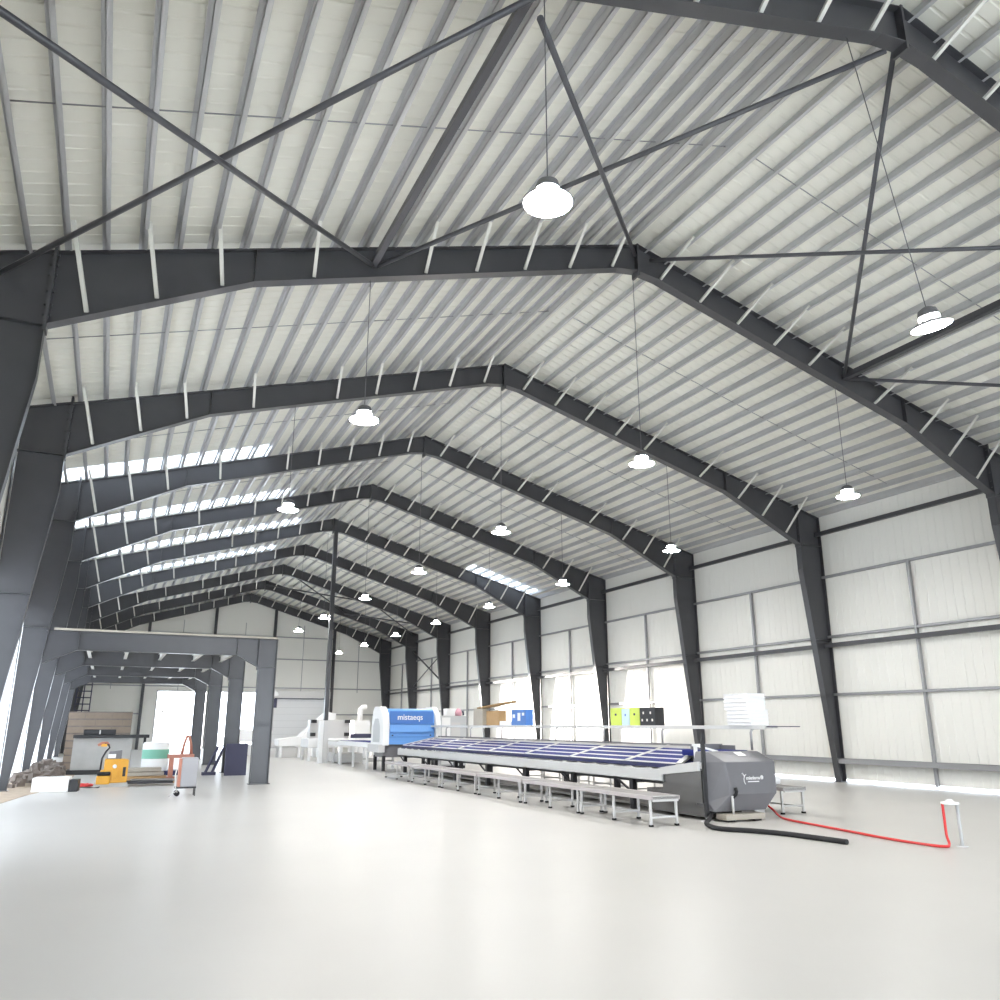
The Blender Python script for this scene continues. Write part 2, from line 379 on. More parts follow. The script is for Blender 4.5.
for i, fy in enumerate(FY):
    for x, rn in rows:
        if (i == 0 and x > 12) or i == 9 or (x < 4 and i > 2) or (4 < x < 12 and i > 6): continue
        ly = fy+.02 if i < 9 else fy-.5
        zt = zb(abs(x-XC)) if x != 8.27 else 9.98
        if i == 5 and x == 8.27: x = 8.2; ly = fy+.36
        lab = 'white high bay lamp hanging below the %s of the %s frame' % (rn, 'overhead' if i == 0 else 'nearest full' if i == 1 else 'far end' if i == 9 else ORD[i]+' full')
        if rn not in first: first[rn] = lamp(lab, x, ly, zt)
        else: dup(first[rn], (x, ly, 6.10), None, lab)
for o in list(COL.objects):
    if o.get('label', '') == 'white high bay lamp hanging below the ridge of the overhead frame': o.location = (8.17, FY[0]+.05, 6.0); o.rotation_euler = (0, -.2, 0)
# ------------------------------------------------------------------ centre pole under the fifth frame
t = thing('support_pole', 'slim dark steel pole from ridge to floor with a pale sleeve at its foot', 'pole', (8.45, FY[5]-.05, 0))
MB().box((-.085, -.085, .01), (.085, .085, 9.95)).build('shaft', 'steel', t)
q = MB(); q.box((-.26, -.14, 0), (-.10, .12, 1.72)); q.build('sleeve', 'white', t)
q = MB(); q.box((-.095, -.16, 0), (.12, -.10, 1.72)); q.build('front_plate', 'alu', t)
# ------------------------------------------------------------------ inner row of mezzanine frames
def mezz(label):
    t = thing('mezzanine_frame', label, 'steel frame', (0,0,0), 0, 'low frames of the mezzanine')
    x0 = -1.62
    b = MB()
    lo = [(x0, 3.02), (x0+.75, 3.37), (3.05, 3.37), (3.62, 3.08)]
    b.prism(lo + [(3.62, 3.85), (x0, 3.85)], 'y', -.006, .006); flange(b, lo, 0); flange(b, [(4.12, 3.85), (x0, 3.85)], 0)
    b.box((3.04, -.09, 3.37), (3.052, .09, 3.84)); b.box((x0+.75, -.09, 3.37), (x0+.762, .09, 3.84))
    b.build('beam', 'steel', t)
    c = MB(); c.prism([(3.64, 0), (4.12, 0), (4.12, 3.84), (3.64, 3.84)], 'y', -.006, .006)
    flange(c, [(4.12, 0), (4.12, 3.85)], 0); flange(c, [(3.64, 0), (3.64, 3.1)], 0, .1, -.014); c.box((3.6, -.13, 0), (4.16, .13, .02))
    c.box((3.65, -.09, 3.07), (4.11, .09, 3.085)); c.box((3.65, -.09, 1.55), (4.11, .09, 1.56))
    c.build('column', 'steel', t)
    bl = MB(); bl.box((3.61, -.11, 3.0), (3.65, .11, 3.84))
    for z in (3.2, 3.35, 3.5, 3.65, 3.75):
        for x in (3.59, 3.67): bl.box((x-.014, -.06, z-.014), (x+.014, -.03, z+.014))
    bl.build('end_plate', 'steel', t)
    return t
labs = ['low dark mezzanine frame nearest the camera, with a pale board along its top', 'low dark mezzanine frame second from the camera, stack of dark panels at its column',
        'low dark mezzanine frame third from the camera', 'low dark mezzanine frame farthest from the camera']
mz = None
for k in range(4):
    y = FY[3+k]
    if mz is None: mz = mezz(labs[0]); mz.location = (0, y, 0)
    else: dup(mz, (0, y, 0), None, labs[k])
tag(MB().box((-1.45, FY[3]-.13, 3.852), (4.1, FY[3]+.1, 3.905)).build('edge_board', 'timber'), 'pale board lying along the top of the nearest mezzanine frame', 'board')
for k in range(3):
    for j, x in enumerate((-.69, .33, 1.37, 2.42, 3.3)):
        q = MB(); y0, y1 = FY[3+k]+.01, FY[4+k]-.01
        q.box((x-.05, y0, 3.60), (x+.05, y1, 3.608)); q.box((x-.004, y0, 3.6), (x+.004, y1, 3.8)); q.box((x-.05, y0, 3.792), (x+.05, y1, 3.8))
        tag(q.build('floor_joist', 'brace'), 'pale joist between the %s mezzanine frames, %s' % (('first and second', 'second and third', 'third and fourth')[k],
            ('beside the outer wall', 'second from the wall', 'in mid span', 'second from the columns', 'beside the columns')[j]), 'joist', 'mezzanine floor joists')
# ------------------------------------------------------------------ long grading table
T = thing('grading_machine', 'long grey and blue grading machine with a slate grey hood at its near end', 'machine', (9.1, 11.2, 0))
def P(x, y, z): return (x-9.1, y-11.2, z)
def PB(b): b.v = [(x-9.1, y-11.2, z) for x, y, z in b.v]; return b
h = MB()
ra = [(9.16, 11.62, .16), (10.56, 11.62, .16), (10.56, 11.62, 1.09), (9.16, 11.62, 1.09)]
back = [(x, 12.15, z) for x, y, z in ra]
frm = [(9.47, 11.24, .42), (10.46, 11.24, .42), (10.47, 11.24, .93), (9.40, 11.24, .93)]
low = [(9.22, 11.36, .15), (10.26, 11.40, .15)]
mid = [(9.18, 11.42, .20), (10.50, 11.55, .42), (10.52, 11.55, .93), (9.24, 11.40, 1.06)]
vs = frm + [(9.20, 11.34, .15), (10.28, 11.34, .15), (10.56, 11.60, .45), (10.56, 11.60, .93), (10.36, 11.52, 1.09), (9.22, 11.46, 1.09), (9.16, 11.46, .93), (9.16, 11.46, .30)]
fs = [(0,1,2,3), (0,4,5,1), (1,5,6), (1,6,7,2), (2,7,8), (2,8,9,3), (3,9,10), (3,10,11,0), (0,11,4)]
n = len(vs); ring = [4,5,6,7,8,9,10,11]
vs += [(vs[i][0], 11.78, vs[i][2]) for i in ring]
fs += [(ring[k], ring[(k+1) % 8], n+(k+1) % 8, n+k) for k in range(8)] + [list(range(n, n+8))]
h.add(vs, fs); hood = PB(h).build('hood', 'hood', T, bevel=.012)
fx, fy_, fz = 9.97-9.1, .034, .66
text('miedema', 'lettering', 'white', (fx-.005, fy_, fz+.01), .082, hood)
q = MB(); q.box((fx-.12, fy_-.002, fz-.055), (fx+.12, fy_+.003, fz-.04)); q.build('lettering_line', 'white', hood)
q = MB(); q.lathe([(0, 0), (.034, 0), (.034, .004), (0, .004)], n=18); q.v = [(x+fx+.185, z+fy_, y+fz+.015) for x, y, z in q.v]; q.build('logo_ball', 'white', hood)
q = MB(); q.tube([(fx-.185, fy_, fz+.05), (fx-.205, fy_, fz), (fx-.20, fy_, fz-.05), (fx-.175, fy_, fz-.085)], .007, 6); q.tube([(fx-.235, fy_, fz+.09), (fx-.195, fy_, fz+.045)], .013, 8); q.tube([(fx-.195, fy_, fz+.045), (fx-.15, fy_, fz+.07)], .006, 6); q.build('logo_mark', 'white', hood)
q = MB(); q.add([(9.80, 11.37, 1.016), (9.98, 11.375, 1.018), (9.93, 11.47, 1.078), (9.76, 11.465, 1.076)], [(0,1,2,3)]); q.v = [(x, y-.006, z+.008) for x, y, z in q.v]; PB(q).build('warning_label', 'white', hood)
q = MB(); q.box((9.13, 11.48, .82), (9.157, 11.56, .92)); PB(q).build('warning_label', 'white', hood)
q = MB(); q.tube([P(9.56, 11.22, .52), P(9.565, 11.20, .47), P(9.56, 11.22, .42), P(9.50, 11.25, .36)], .028, 8); q.build('cable_grommet', 'rubber', hood)
# post and foot plate
q = MB(); q.box((9.07, 11.39, .06), (9.125, 11.445, 1.42)); post = PB(q).build('corner_post', 'black', T)
q = MB(); q.box((9.03, 11.34, 0), (9.16, 11.48, .02)); q.tube([(9.095, 11.41, .02), (9.095, 11.41, .07)], .02, 8); PB(q).build('foot', 'alu', post)
q = MB(); q.box((9.28, 11.16, .03), (10.10, 11.42, .12)); PB(q).build('foot_plate', 'timber', T, bevel=.01)
q = MB(); q.box((9.35, 11.2, 0), (9.5, 11.4, .03)); q.box((9.9, 11.2, 0), (10.05, 11.4, .03)); PB(q).build('caster_block', 'rubber', T)
q = MB(); q.tube([(9.50, 11.24, .12), (9.50, 11.24, .40)], .022, 10); PB(q).build('lifting_ram', 'alu', T)
# side tank
q = MB(); q.prism([(11.46, .79), (11.46, .28), (12.54, .28), (12.54, .66), (12.45, .70)], 'x', 9.06, 9.18); tank = PB(q).build('side_tank', 'stain', T)
q = MB(); q.box((9.18, 11.5, .05), (9.9, 13.2, .42)); PB(q).build('lower_body', 'stain', T)
q = MB(); q.bar((9.085, 11.5, .52), (9.085, 11.95, .76), .02); PB(q).build('stay_bar', 'alu', tank)
# trough
q = MB(); q.box((9.02, 12.5, .56), (9.05, 27.4, .77)); q.box((9.02, 12.5, .56), (9.20, 27.4, .575)); q.prism([(11.46, .79), (11.46, .94), (12.55, .80), (12.55, .68)], 'x', 9.00, 9.05)
tr = PB(q).build('side_trough', 'trough', T)
q = MB(); y = 12.8
while y < 27.2: q.prism([(y, .77), (y+.22, .77), (y+.19, .785), (y+.12, .795), (y+.04, .785)], 'x', 9.02, 9.04); y += .62
PB(q).build('trough_tabs', 'trough', tr)
q = MB(); q.box((10.44, 11.6, .56), (10.47, 27.4, .77)); PB(q).build('side_trough', 'white', T)
# roller bed
BX0, BX1, BZ0, BZ1 = 9.19, 10.42, .87, 1.13
def bed(u): return BX0+(BX1-BX0)*u, BZ0+(BZ1-BZ0)*u
def bstart(u): return 12.25+.9*u
def strip(u0, u1, name, m_):
    (xa, za), (xb, zb2) = bed(u0), bed(u1); ya, yb = bstart(u0), bstart(u1)
    vs = [(xa, ya, za), (xb, yb, zb2), (xb, 27.35, zb2), (xa, 27.35, za)]; vs += [(x, y, z-.05) for x, y, z in vs]
    q = MB(); q.add(vs, [(0,1,2,3), (4,5,6,7), (0,1,5,4), (1,2,6,5), (2,3,7,6), (3,0,4,7)]); return PB(q).build(name, m_, T)
U = [0, .055, .22, .28, .45, .51, .67, .74, .84, 1.0]
for i in range(9): strip(U[i], U[i+1], 'lane_rail' if i % 2 == 0 else 'blue_belt', 'alu' if i % 2 == 0 else 'blue')
for k in range(7):
    y = 13.9+2.15*k
    (xa, za), (xb, zb2) = bed(0), bed(1); q = MB(); q.bar((xa, y, za+.004), (xb, y+.25, zb2+.004), .09, .02); PB(q).build('cross_bar', 'alu', T)
q = MB(); q.bar((BX0, 12.22, BZ0), (BX1, 13.12, BZ1), .10, .04); PB(q).build('end_bar', 'alu', T)
q = MB(); q.bar((BX0, 27.35, BZ0), (BX1, 27.35, BZ1), .06, .05); PB(q).build('end_bar', 'alu', T)
q = MB(); q.box((9.15, 12.3, .79), (9.18, 27.3, .862)); PB(q).build('blue_skirt', 'navy', T)
q = MB(); q.add([(9.19, 12.2, .78), (9.19, 12.2, .84), (10.40, 13.1, 1.10), (10.4, 13.1, .78)], [(0,1,2,3)]); q.add([(9.19, 12.22, .78), (9.19, 12.22, .84), (10.40, 13.12, 1.10), (10.4, 13.12, .78)], [(0,1,2,3)]); PB(q).build('blue_end_sheet', 'blue', T)
q = MB(); q.box((10.43, 12.2, .85), (10.46, 27.3, 1.17)); PB(q).build('back_board', 'hood', T)
# blue trough behind the hood
q = MB(); q.box((9.55, 11.84, 1.0), (10.42, 12.58, 1.095)); PB(q).build('feed_belt', 'blue', T)
q = MB(); q.box((9.78, 12.60, .9), (10.50, 12.63, 1.19)); PB(q).build('back_board', 'hood', T)
q = MB(); q.bar((9.36, 11.95, .98), (9.36, 11.95, 1.20), .05); q.bar((9.3, 11.95, 1.19), (9.56, 11.95, 1.19), .04); q.bar((9.38, 11.93, 1.18), (9.72, 11.80, 1.08), .035); PB(q).build('belt_bracket', 'white', T)
for k in range(7):
    y = 13.7+2.25*k
    q = MB(); q.box((9.20, y, .0), (9.30, y+.11, .62)); l1 = PB(q).build('leg', 'black', T)
    q = MB(); q.box((10.30, y, .0), (10.40, y+.11, .62)); PB(q).build('leg', 'black', T)
    q = MB(); q.bar((9.30, y+.05, .50), (10.30, y+.05, .50), .06); PB(q).build('stretcher', 'black', T)
    q = MB(); q.bar((9.25, y+.1, .30), (9.25, y+.75, .58), .03); PB(q).build('knee_brace', 'black', T)
q = MB(); q.box((9.25, 12.5, .50), (9.31, 27.2, .57)); q.box((10.3, 12.5, .50), (10.36, 27.2, .57)); PB(q).build('base_rail', 'black', T)
q = MB(); q.box((9.35, 13.2, .06), (10.25, 27.0, .10)); PB(q).build('under_belt', 'mesh', T)
# ------------------------------------------------------------------ benches
def bench(label, L, wd=.54, legs=3, z=.455):
    t = thing('roller_bench', label, 'bench', (0,0,0), 0, 'low roller benches beside the grading machine')
    q = MB(); q.box((.03, .0, z-.05), (wd-.03, L, z-.008)); q.build('bench_top', 'mesh', t)
    for x in (0, wd-.03): MB().box((x, 0, z-.06), (x+.03, L, z)).build('side_rail', 'pinkish', t)
    for y in (0, L-.03): MB().box((.03, y, z-.085), (wd-.03, y+.03, z-.002)).build('end_rail', 'alu', t)
    ys = [.06 + (L-.16)*k/(legs-1) for k in range(legs)]
    for y in ys:
        for x in (.005, wd-.045):
            l = MB().box((x, y, .03), (x+.034, y+.034, z-.06)).build('leg', 'alu', t)
            MB().box((x-.008, y-.008, 0), (x+.048, y+.048, .03)).build('foot', 'rubber', l)
        MB().box((.04, y+.005, .12), (wd-.04, y+.035, .15)).build('stretcher', 'alu', t)
    MB().box((wd-.035, .1, .10), (wd-.01, L-.1, .13)).build('rear_stretcher', 'alu', t)
    return t
JO = [11.15, 13.38, 15.70, 18.03, 20.33, 22.73, 25.0]
bl = ['nearest the camera, ending beside the slate hood', 'second from the camera', 'third from the camera', 'fourth from the camera', 'fifth from the camera', 'farthest from the camera']
b0 = None
for k in range(6):
    lab = 'low grey roller bench along the machine, ' + bl[k]
    if b0 is None: b0 = bench(lab, 2.26); b0.location = (7.83, JO[0], 0)
    else: dup(b0, (7.83, JO[k], 0), None, lab)
dup(b0, (11.02, 11.68, 0), None, 'low grey bench on the wall side of the slate hood', 'benches on the wall side')
dup(b0, (11.02, 14.1, 0), None, 'low grey bench on the wall side, behind the one by the hood', 'benches on the wall side')
dup(b0, (11.02, 17.0, 0), None, 'low grey bench on the wall side, third along the machine', 'benches on the wall side')
dup(b0, (11.02, 19.6, 0), None, 'low grey bench on the wall side, fourth along the machine', 'benches on the wall side')
q = MB(); q.box((11.05, 12.3, .452), (11.6, 13.2, .62)); tag(q.build('white_sack', 'white', bevel=.06), 'white filled sack lying on the bench on the wall side', 'sack')
q = MB(); q.box((10.75, 12.15, 0), (11.0, 12.9, .80)); tt = thing('side_stand', 'white box on a stand behind the right corner of the slate hood', 'stand', (0,0,0)); q.build('stand', 'alu', tt); MB().box((10.72, 12.1, .80), (11.08, 12.6, .98)).build('box', 'white', tt)
# ------------------------------------------------------------------ overhead shelf
S = thing('overhead_shelf', 'long narrow white shelf on bent posts above the grading machine', 'shelf', (10.62, 11.0, 0))
def SB(b): b.v = [(x-10.62, y-11.0, z) for x, y, z in b.v]; return b
q = MB(); q.box((10.48, 11.4, 1.475), (10.76, 28.2, 1.52)); SB(q).build('shelf_board', 'trough', S)
q = MB(); q.box((10.465, 11.4, 1.455), (10.48, 28.2, 1.52)); SB(q).build('front_lip', 'trough', S)
q = MB(); q.box((10.50, 10.85, 1.495), (10.74, 11.4, 1.51)); SB(q).build('end_plate', 'indigo', S)
for y in (11.75, 14.4, 16.65, 18.95, 22.2, 24.5, 26.6):
    r_ = [(10.45, y, 1.10), (10.45, y, 1.40), (10.47, y, 1.44), (10.52, y, 1.47), (10.72, y, 1.475)]
    SB(MB().tube(r_, .022, 8)).build('bent_post', 'galvl', S)
    SB(MB().box((10.52, y-.03, 1.455), (10.74, y+.9, 1.475))).build('bracket', 'grey', S)
# things on the shelf
def boxed(name, m, x0, y0, z0, w, d, h, label, cat, group=None, bev=.008):
    return tag(MB().box((x0, y0, z0), (x0+w, y0+d, z0+h)).build(name, m, bevel=bev), label, cat, group)
zs = 1.521; pos = ['lowest', 'second from the bottom', 'third from the bottom', 'fourth from the bottom', 'fourth from the top', 'third from the top', 'second from the top', 'topmost']
for k in range(8):
    off = -.02 if k < 4 else .035
    tt = thing('foam_tray', 'white foam tray in the stack on the shelf above the hood, %s' % pos[k], 'tray', (10.42, 11.72+off, zs+.0705*k), 0, 'white foam trays on the shelf')
    MB().box((0, 0, 0), (.42, .62, .055)).build('tray_body', 'white', tt, bevel=.006)
    MB().box((-.012, -.012, .055), (.432, .632, .070)).build('tray_rim', 'white', tt, bevel=.004)
def card(name, m, y0, w, h, label, cat, mark=None, dp=.24, group=None):
    t = thing(name, label, cat, (10.50, y0, zs), 0, group)
    MB().box((0, 0, 0), (dp, w, h)).build('body', m, t, bevel=.006)
    if mark: MB().box((-.004, w*.42, h*.56), (-.001, w*.58, h*.68)).build('printed_mark', mark, t)
    return t
card('lime_box', 'lime', 15.98, .44, .38, 'lime green box on the shelf, beside the dark column', 'box', 'navy', group='coloured boxes on the shelf')
card('pale_blue_box', 'pale', 15.66, .30, .36, 'pale blue box on the shelf between two lime green ones', 'box', 'mid', .22, 'coloured boxes on the shelf')
card('lime_box', 'lime', 15.27, .37, .38, 'lime green box on the shelf, beside the black one', 'box', 'navy', group='coloured boxes on the shelf')
t = card('black_box', 'black', 14.69, .56, .37, 'black box with pale dots on its side, on the shelf', 'box')
for (a, z) in ((.42, .26), (.16, .26), (.47, .11), (.29, .11), (.10, .11)):
    MB().box((-.005, a-.025, z-.025), (-.001, a+.025, z+.025)).build('pale_dot', 'offw', t)
t = card('blue_box', 'mid', 20.75, .9, .43, 'blue box with white marks on the shelf', 'box')
for (a, b2, z0, z1) in ((.32, .5, .12, .34), (.66, .80, .20, .30), (.08, .22, .26, .34)): MB().box((-.005, a, z0), (-.001, b2, z1)).build('white_mark', 'white', t)
card('cardboard_box', 'brown', 22.5, .9, .42, 'brown cardboard box on the shelf under a leaning board', 'box')
card('cardboard_box', 'timber', 23.7, .7, .50, 'tall pale cardboard box on the shelf, far side of the leaning board', 'box')
tag(MB().bar((10.62, 24.1, 2.00+.04), (10.62, 21.75, 2.18), .26, .04).build('board', 'brown'), 'brown board lying tilted over the cardboard boxes on the shelf', 'board')
boxed('white_tray', 'white', 10.50, 21.7, zs, .24, .75, .12, 'low white tray on the shelf in front of the brown box', 'tray')
# ------------------------------------------------------------------ blue washing machine
B = thing('drum_machine', 'big sky blue drum machine with rounded white end panels and pale lettering', 'machine', (8.9, 28.2, 0))
def side_prof(e=0): return [(0-e, .88), (0-e, 1.55), (.05, 1.88), (.15, 2.04), (.32, 2.09+e), (.95, 2.09+e), (1.12, 2.0), (1.25, 1.6), (1.25+e, .88)]
MB().prism(side_prof(), 'x', .02, 1.72).build('blue_body', 'sky', B)
for x0, x1, nm in ((-.22, .02, 'end_panel'), (1.72, 1.92, 'end_panel')):
    e = MB().prism([(y-.10 if y < .1 else y, z+(.02 if z > 1 else -.03)) for y, z in side_prof(.05)], 'x', x0, x1).build(nm, 'white', B, bevel=.03)
MB().prism([(.22, .95), (.22, 1.5), (.42, 1.75), (.80, 1.75), (1.0, 1.5), (1.0, .95)], 'x', -.232, -.222).build('end_door', 'grey', B)
MB().box((.06, -.06, 1.56), (1.68, -.015, 1.60)).build('top_lid_edge', 'mid', B)
l = MB().box((.06, -.05, 1.60), (1.66, -.02, 2.0)).build('name_board', 'mid', B)
l.location = (0, .03, 0)
text('mistaeqs', 'lettering', 'white', (.80, -.058, 1.79), .27, l, sx=1.0)
MB().prism([(-.10, 1.30), (-.04, 1.54), (.02, 1.54), (.02, 1.30)], 'x', .06, 1.68).build('front_flap', 'sky', B)
MB().box((.06, -.012, 1.12), (1.68, -.002, 1.135)).build('panel_joint', 'mid', B)
MB().box((.15, -.02, 1.16), (.2, -.002, 1.2)).build('catch', 'black', B); MB().box((1.55, -.02, 1.16), (1.6, -.002, 1.2)).build('catch', 'black', B)
MB().box((-.1, .12, .45), (1.8, 1.2, .88)).build('base_tank', 'hood', B)
for x in (-.12, 1.7):
    for y in (.1, 1.1): MB().box((x, y, 0), (x+.1, y+.1, .5)).build('leg', 'black', B)
MB().box((-.35, -.1, .62), (-.12, 1.2, .88)).build('catch_tray', 'alu', B)
t = thing('control_cabinet', 'light grey control cabinet standing right of the blue drum machine', 'cabinet', (11.15, 28.9, 0))
MB().box((0, 0, .1), (1.0, .5, 1.86)).build('body', 'grey', t, bevel=.01); MB().box((.02, .02, 0), (.98, .48, .1)).build('plinth', 'black', t)
MB().box((.40, -.012, .95), (.75, 0, 1.62)).build('window', 'alu', t); MB().box((.03, -.008, .15), (.36, 0, 1.8)).build('door', 'white', t)
t = thing('white_carton', 'white carton on top of the grey control cabinet', 'box', (11.38, 28.95, 1.862)); MB().box((0,0,0), (.40, .35, .26)).build('carton', 'white', t, bevel=.01)
t = thing('pink_bag', 'pale pink and violet bag on top of the grey control cabinet', 'bag', (11.85, 29.0, 1.862)); M['pink'] = mat('pink', (.65, .35, .42), .6)
MB().lathe([(.001, 0), (.14, .0), (.15, .12), (.11, .22), (.001, .28)]).build('bag_body', 'pink', t); MB().tube([(.08, -.02, .1), (.2, 0, .16), (.22, 0, 0.02)], .035, 8).build('bag_strap', 'indigo', t)
# ------------------------------------------------------------------ feeder conveyors and stands behind
def conveyor(name, label, x, y, L, w, z, belt='white', legs=3, rz=0, frame='white', tilt=0):
    t = thing(name, label, 'conveyor', (x, y, 0), rz)
    MB().add([(0,0,z), (w,0,z), (w,L,z+tilt), (0,L,z+tilt), (0,0,z-.16), (w,0,z-.16), (w,L,z-.16+tilt), (0,L,z-.16+tilt)], [(0,1,2,3),(4,5,6,7),(0,1,5,4),(1,2,6,5),(2,3,7,6),(3,0,4,7)]).build('side_frame', frame, t)
    MB().add([(.06,.05,z+.012), (w-.06,.05,z+.012), (w-.06,L-.05,z+.012+tilt), (.06,L-.05,z+.012+tilt), (.06,.05,z+.002), (w-.06,.05,z+.002), (w-.06,L-.05,z+.002+tilt), (.06,L-.05,z+.002+tilt)], [(0,1,2,3),(4,5,6,7),(0,1,5,4),(1,2,6,5),(2,3,7,6),(3,0,4,7)]).build('belt', belt, t)
    for k in range(legs):
        yy = .15+(L-.4)*k/max(1, legs-1); zz = z-.16+tilt*yy/L
        for xx in (.03, w-.11): MB().box((xx, yy, 0), (xx+.08, yy+.08, zz)).build('leg', frame, t)
        MB().box((.08, yy+.02, .25), (w-.08, yy+.06, .31)).build('stretcher', 'alu', t)
    return t
conveyor('belt_conveyor', 'short white conveyor with a deep blue belt, left of the drum machine', 8.6, 29.6, 4.2, 1.1, .92, 'blue', 3)
t = thing('roller_table', 'white roller table frame between the pole and the blue belt conveyor', 'table', (8.75, 34.2, 0))
MB().box((0, 0, .7), (1.2, 2.4, .86)).build('table_frame', 'white', t); 
for k in range(6): MB().tube([(.05, .3+.36*k, .88), (1.15, .3+.36*k, .88)], .03, 8).build('roller', 'alu', t)
for x in (.02, 1.1):
    for y in (.1, 1.1, 2.2): MB().box((x, y, 0), (x+.08, y+.08, .7)).build('leg', 'white', t)
MB().box((.1, -.02, .05), (1.1, 2.2, .4)).build('guard_sheet', 'alu', t)
boxed('dark_guard', 'indigo', 10.0, 33.4, 0, 1.9, .2, 1.28, 'dark guard panel standing behind the blue belt conveyor', 'panel') if False else None
t = thing('sorting_stand', 'white sorting stand with dark brackets just behind the slim pole', 'machine', (8.3, 37.6, 0))
MB().box((0, .2, .95), (1.8, .7, 1.75)).build('back_panel', 'alu', t)
for x in (.0, 1.55):
    MB().box((x+.02, 0, 1.05), (x+.22, .2, 1.2)).build('bracket', 'black', t); MB().box((x+.02, 0, 1.62), (x+.25, .2, 1.76)).build('bracket', 'black', t)
MB().box((-.1, 0, .55), (1.9, 1.5, .95)).build('bin', 'white', t, bevel=.03)
for x in (-.05, 1.75):
    for y in (.05, 1.4): MB().box((x, y, 0), (x+.1, y+.08, .6)).build('leg', 'white', t)
t = thing('elevator_conveyor', 'steep white elevator conveyor rising in front of the roller shutter', 'conveyor', (7.7, 41.8, 0))
MB().prism([(0, .55), (0, .85), (1.1, 1.0), (2.4, 2.15), (2.75, 2.1), (2.75, 1.85), (1.5, .62), (1.2, .55)], 'y', 0, 1.2).build('inclined_body', 'white', t)
MB().box((1.9, .1, 0), (2.5, 1.1, 1.4)).build('tower', 'white', t); MB().box((.1, .1, 0), (.2, .2, .6)).build('leg', 'white', t); MB().box((1.0, .1, 0), (1.1, .2, .6)).build('leg', 'white', t)
MB().box((.1, 1.0, 0), (.2, 1.1, .6)).build('leg', 'white', t); MB().box((.25, .25, .0), (.9, .9, .5)).build('motor_box', 'alu', t)
t = thing('hopper_bin', 'white receiving hopper left of the steep elevator conveyor', 'hopper', (6.0, 44.5, 0))
MB().prism([(.2, .7), (-.25, 1.35), (1.9, 1.25), (1.6, .7)], 'y', 0, 1.5).build('hopper', 'white', t)
for x in (.2, 1.4):
    for y in (.1, 1.3): MB().box((x, y, 0), (x+.1, y+.1, .75)).build('leg', 'white', t)
MB().box((.3, .2, .0), (1.3, 1.2, .55)).build('drive_box', 'alu', t)
conveyor('feed_conveyor', 'long white feed conveyor running to the far end wall', 6.6, 48.0, 8.0, 1.3, 1.0, 'alu', 4)
t = thing('swing_lamp_mast', 'white mast with a hooded head beside the roller shutter', 'mast', (8.35, 49.5, 0))
MB().box((-.06, -.06, 0), (.06, .06, 3.0)).build('mast', 'white', t); MB().prism([(-.3, 2.95), (.55, 3.2), (.5, 3.35), (.1, 3.7), (-.15, 3.5)], 'y', -.2, .2).build('head', 'white', t); MB().box((.3, -.1, 2.5), (.5, .1, 3.0)).build('motor', 'indigo', t)
t = thing('cross_conveyor', 'low white cross conveyor in front of the right part of the shutter', 'conveyor', (9.7, 44.0, 0))
MB().box((0, 0, .75), (3.5, .8, .95)).build('frame', 'white', t); MB().box((.05, .08, .95), (3.45, .72, .965)).build('belt', 'alu', t)
for x in (.1, 1.7, 3.3): MB().box((x, .05, 0), (x+.08, .13, .75)).build('leg', 'white', t); MB().box((x, .65, 0), (x+.08, .73, .75)).build('leg', 'white', t)
t = thing('dust_filter', 'pale filter unit with a small pipe on the sorting stand\'s far side', 'filter', (11.2, 41.0, 0))
MB().box((0, 0, 0), (.8, .8, 1.75)).build('cabinet', 'white', t); MB().tube([(.4, .4, 1.75), (.4, .4, 2.3), (.5, .4, 2.4), (.7, .4, 2.42)], .12, 10).build('pipe', 'white', t)
tag(MB().box((10.3, 33.5, 1.1), (12.6, 33.7, 1.24)).build('dark_rail_panel', 'indigo'), 'dark beam panel behind the blue belt conveyor', 'panel') if False else None
t = thing('rail_guard', 'dark topped guard rail behind the blue belt conveyor', 'rail', (9.75, 36.2, 0)); MB().box((0, 0, .98), (2.0, .12, 1.16)).build('top_rail', 'indigo', t)
for x in (.02, 1.9): MB().box((x, .02, 0), (x+.08, .1, .98)).build('post', 'white', t)
# ------------------------------------------------------------------ left side: block wall, slab, tools
t = thing('block_wall', 'tan concrete block wall with stepped courses behind the yellow stacker', 'wall', (-1.25, 34.0, 0))
bw = MB(); z = 0; r = 0
while z < 2.0:
    x = -.35 if r % 2 else 0
    while x < 2.05:
        a = max(0, x); e = min(2.12, x+.9)
        if e-a > .05: bw.box((a+.006, random.uniform(-.012, .012), z+.006), (e-.006, .4, z+.21))
        x += .9
    z += .25; r += 1
bw.build('courses', 'block', t); MB().box((.01, .02, 0), (2.11, .38, 2.0)).build('mortar', 'rubble', t)
wk = thing('work_counter', 'pale concrete counter with a dark overhanging top before the block wall', 'counter', (-1.0, 30.2, 0))
MB().box((.12, .15, .14), (1.85, .85, 1.12)).build('front_slab', 'conc', wk); MB().box((.02, .1, 0), (1.95, .9, .14)).build('plinth', 'black', wk); MB().box((.1, 0, 1.12), (2.35, 1.0, 1.22)).build('counter_top', 'black', wk)
MB().box((2.2, .4, 0), (2.28, .48, 1.12)).build('leg', 'black', wk)
t = thing('tool_case', 'black tool case with a silver clasp on the dark counter top', 'case', (-.62, 30.4, 1.221)); MB().box((0, 0, 0), (.95, .4, .17)).build('case_body', 'black', t, bevel=.02); MB().box((.46, -.008, .02), (.50, 0, .15)).build('clasp', 'alu', t)
J = thing('pallet_stacker', 'yellow pallet stacker with a tiller handle in front of the counter', 'stacker', (.03, 24.15, 0))
def sm(b): return b
MB().prism([(-.02, .08), (-.02, .40), (.05, .40), (.05, .68), (.42, .68), (.62, .66), (.62, .10)], 'y', .0, .55).build('body', 'yellow', J, bevel=.02)
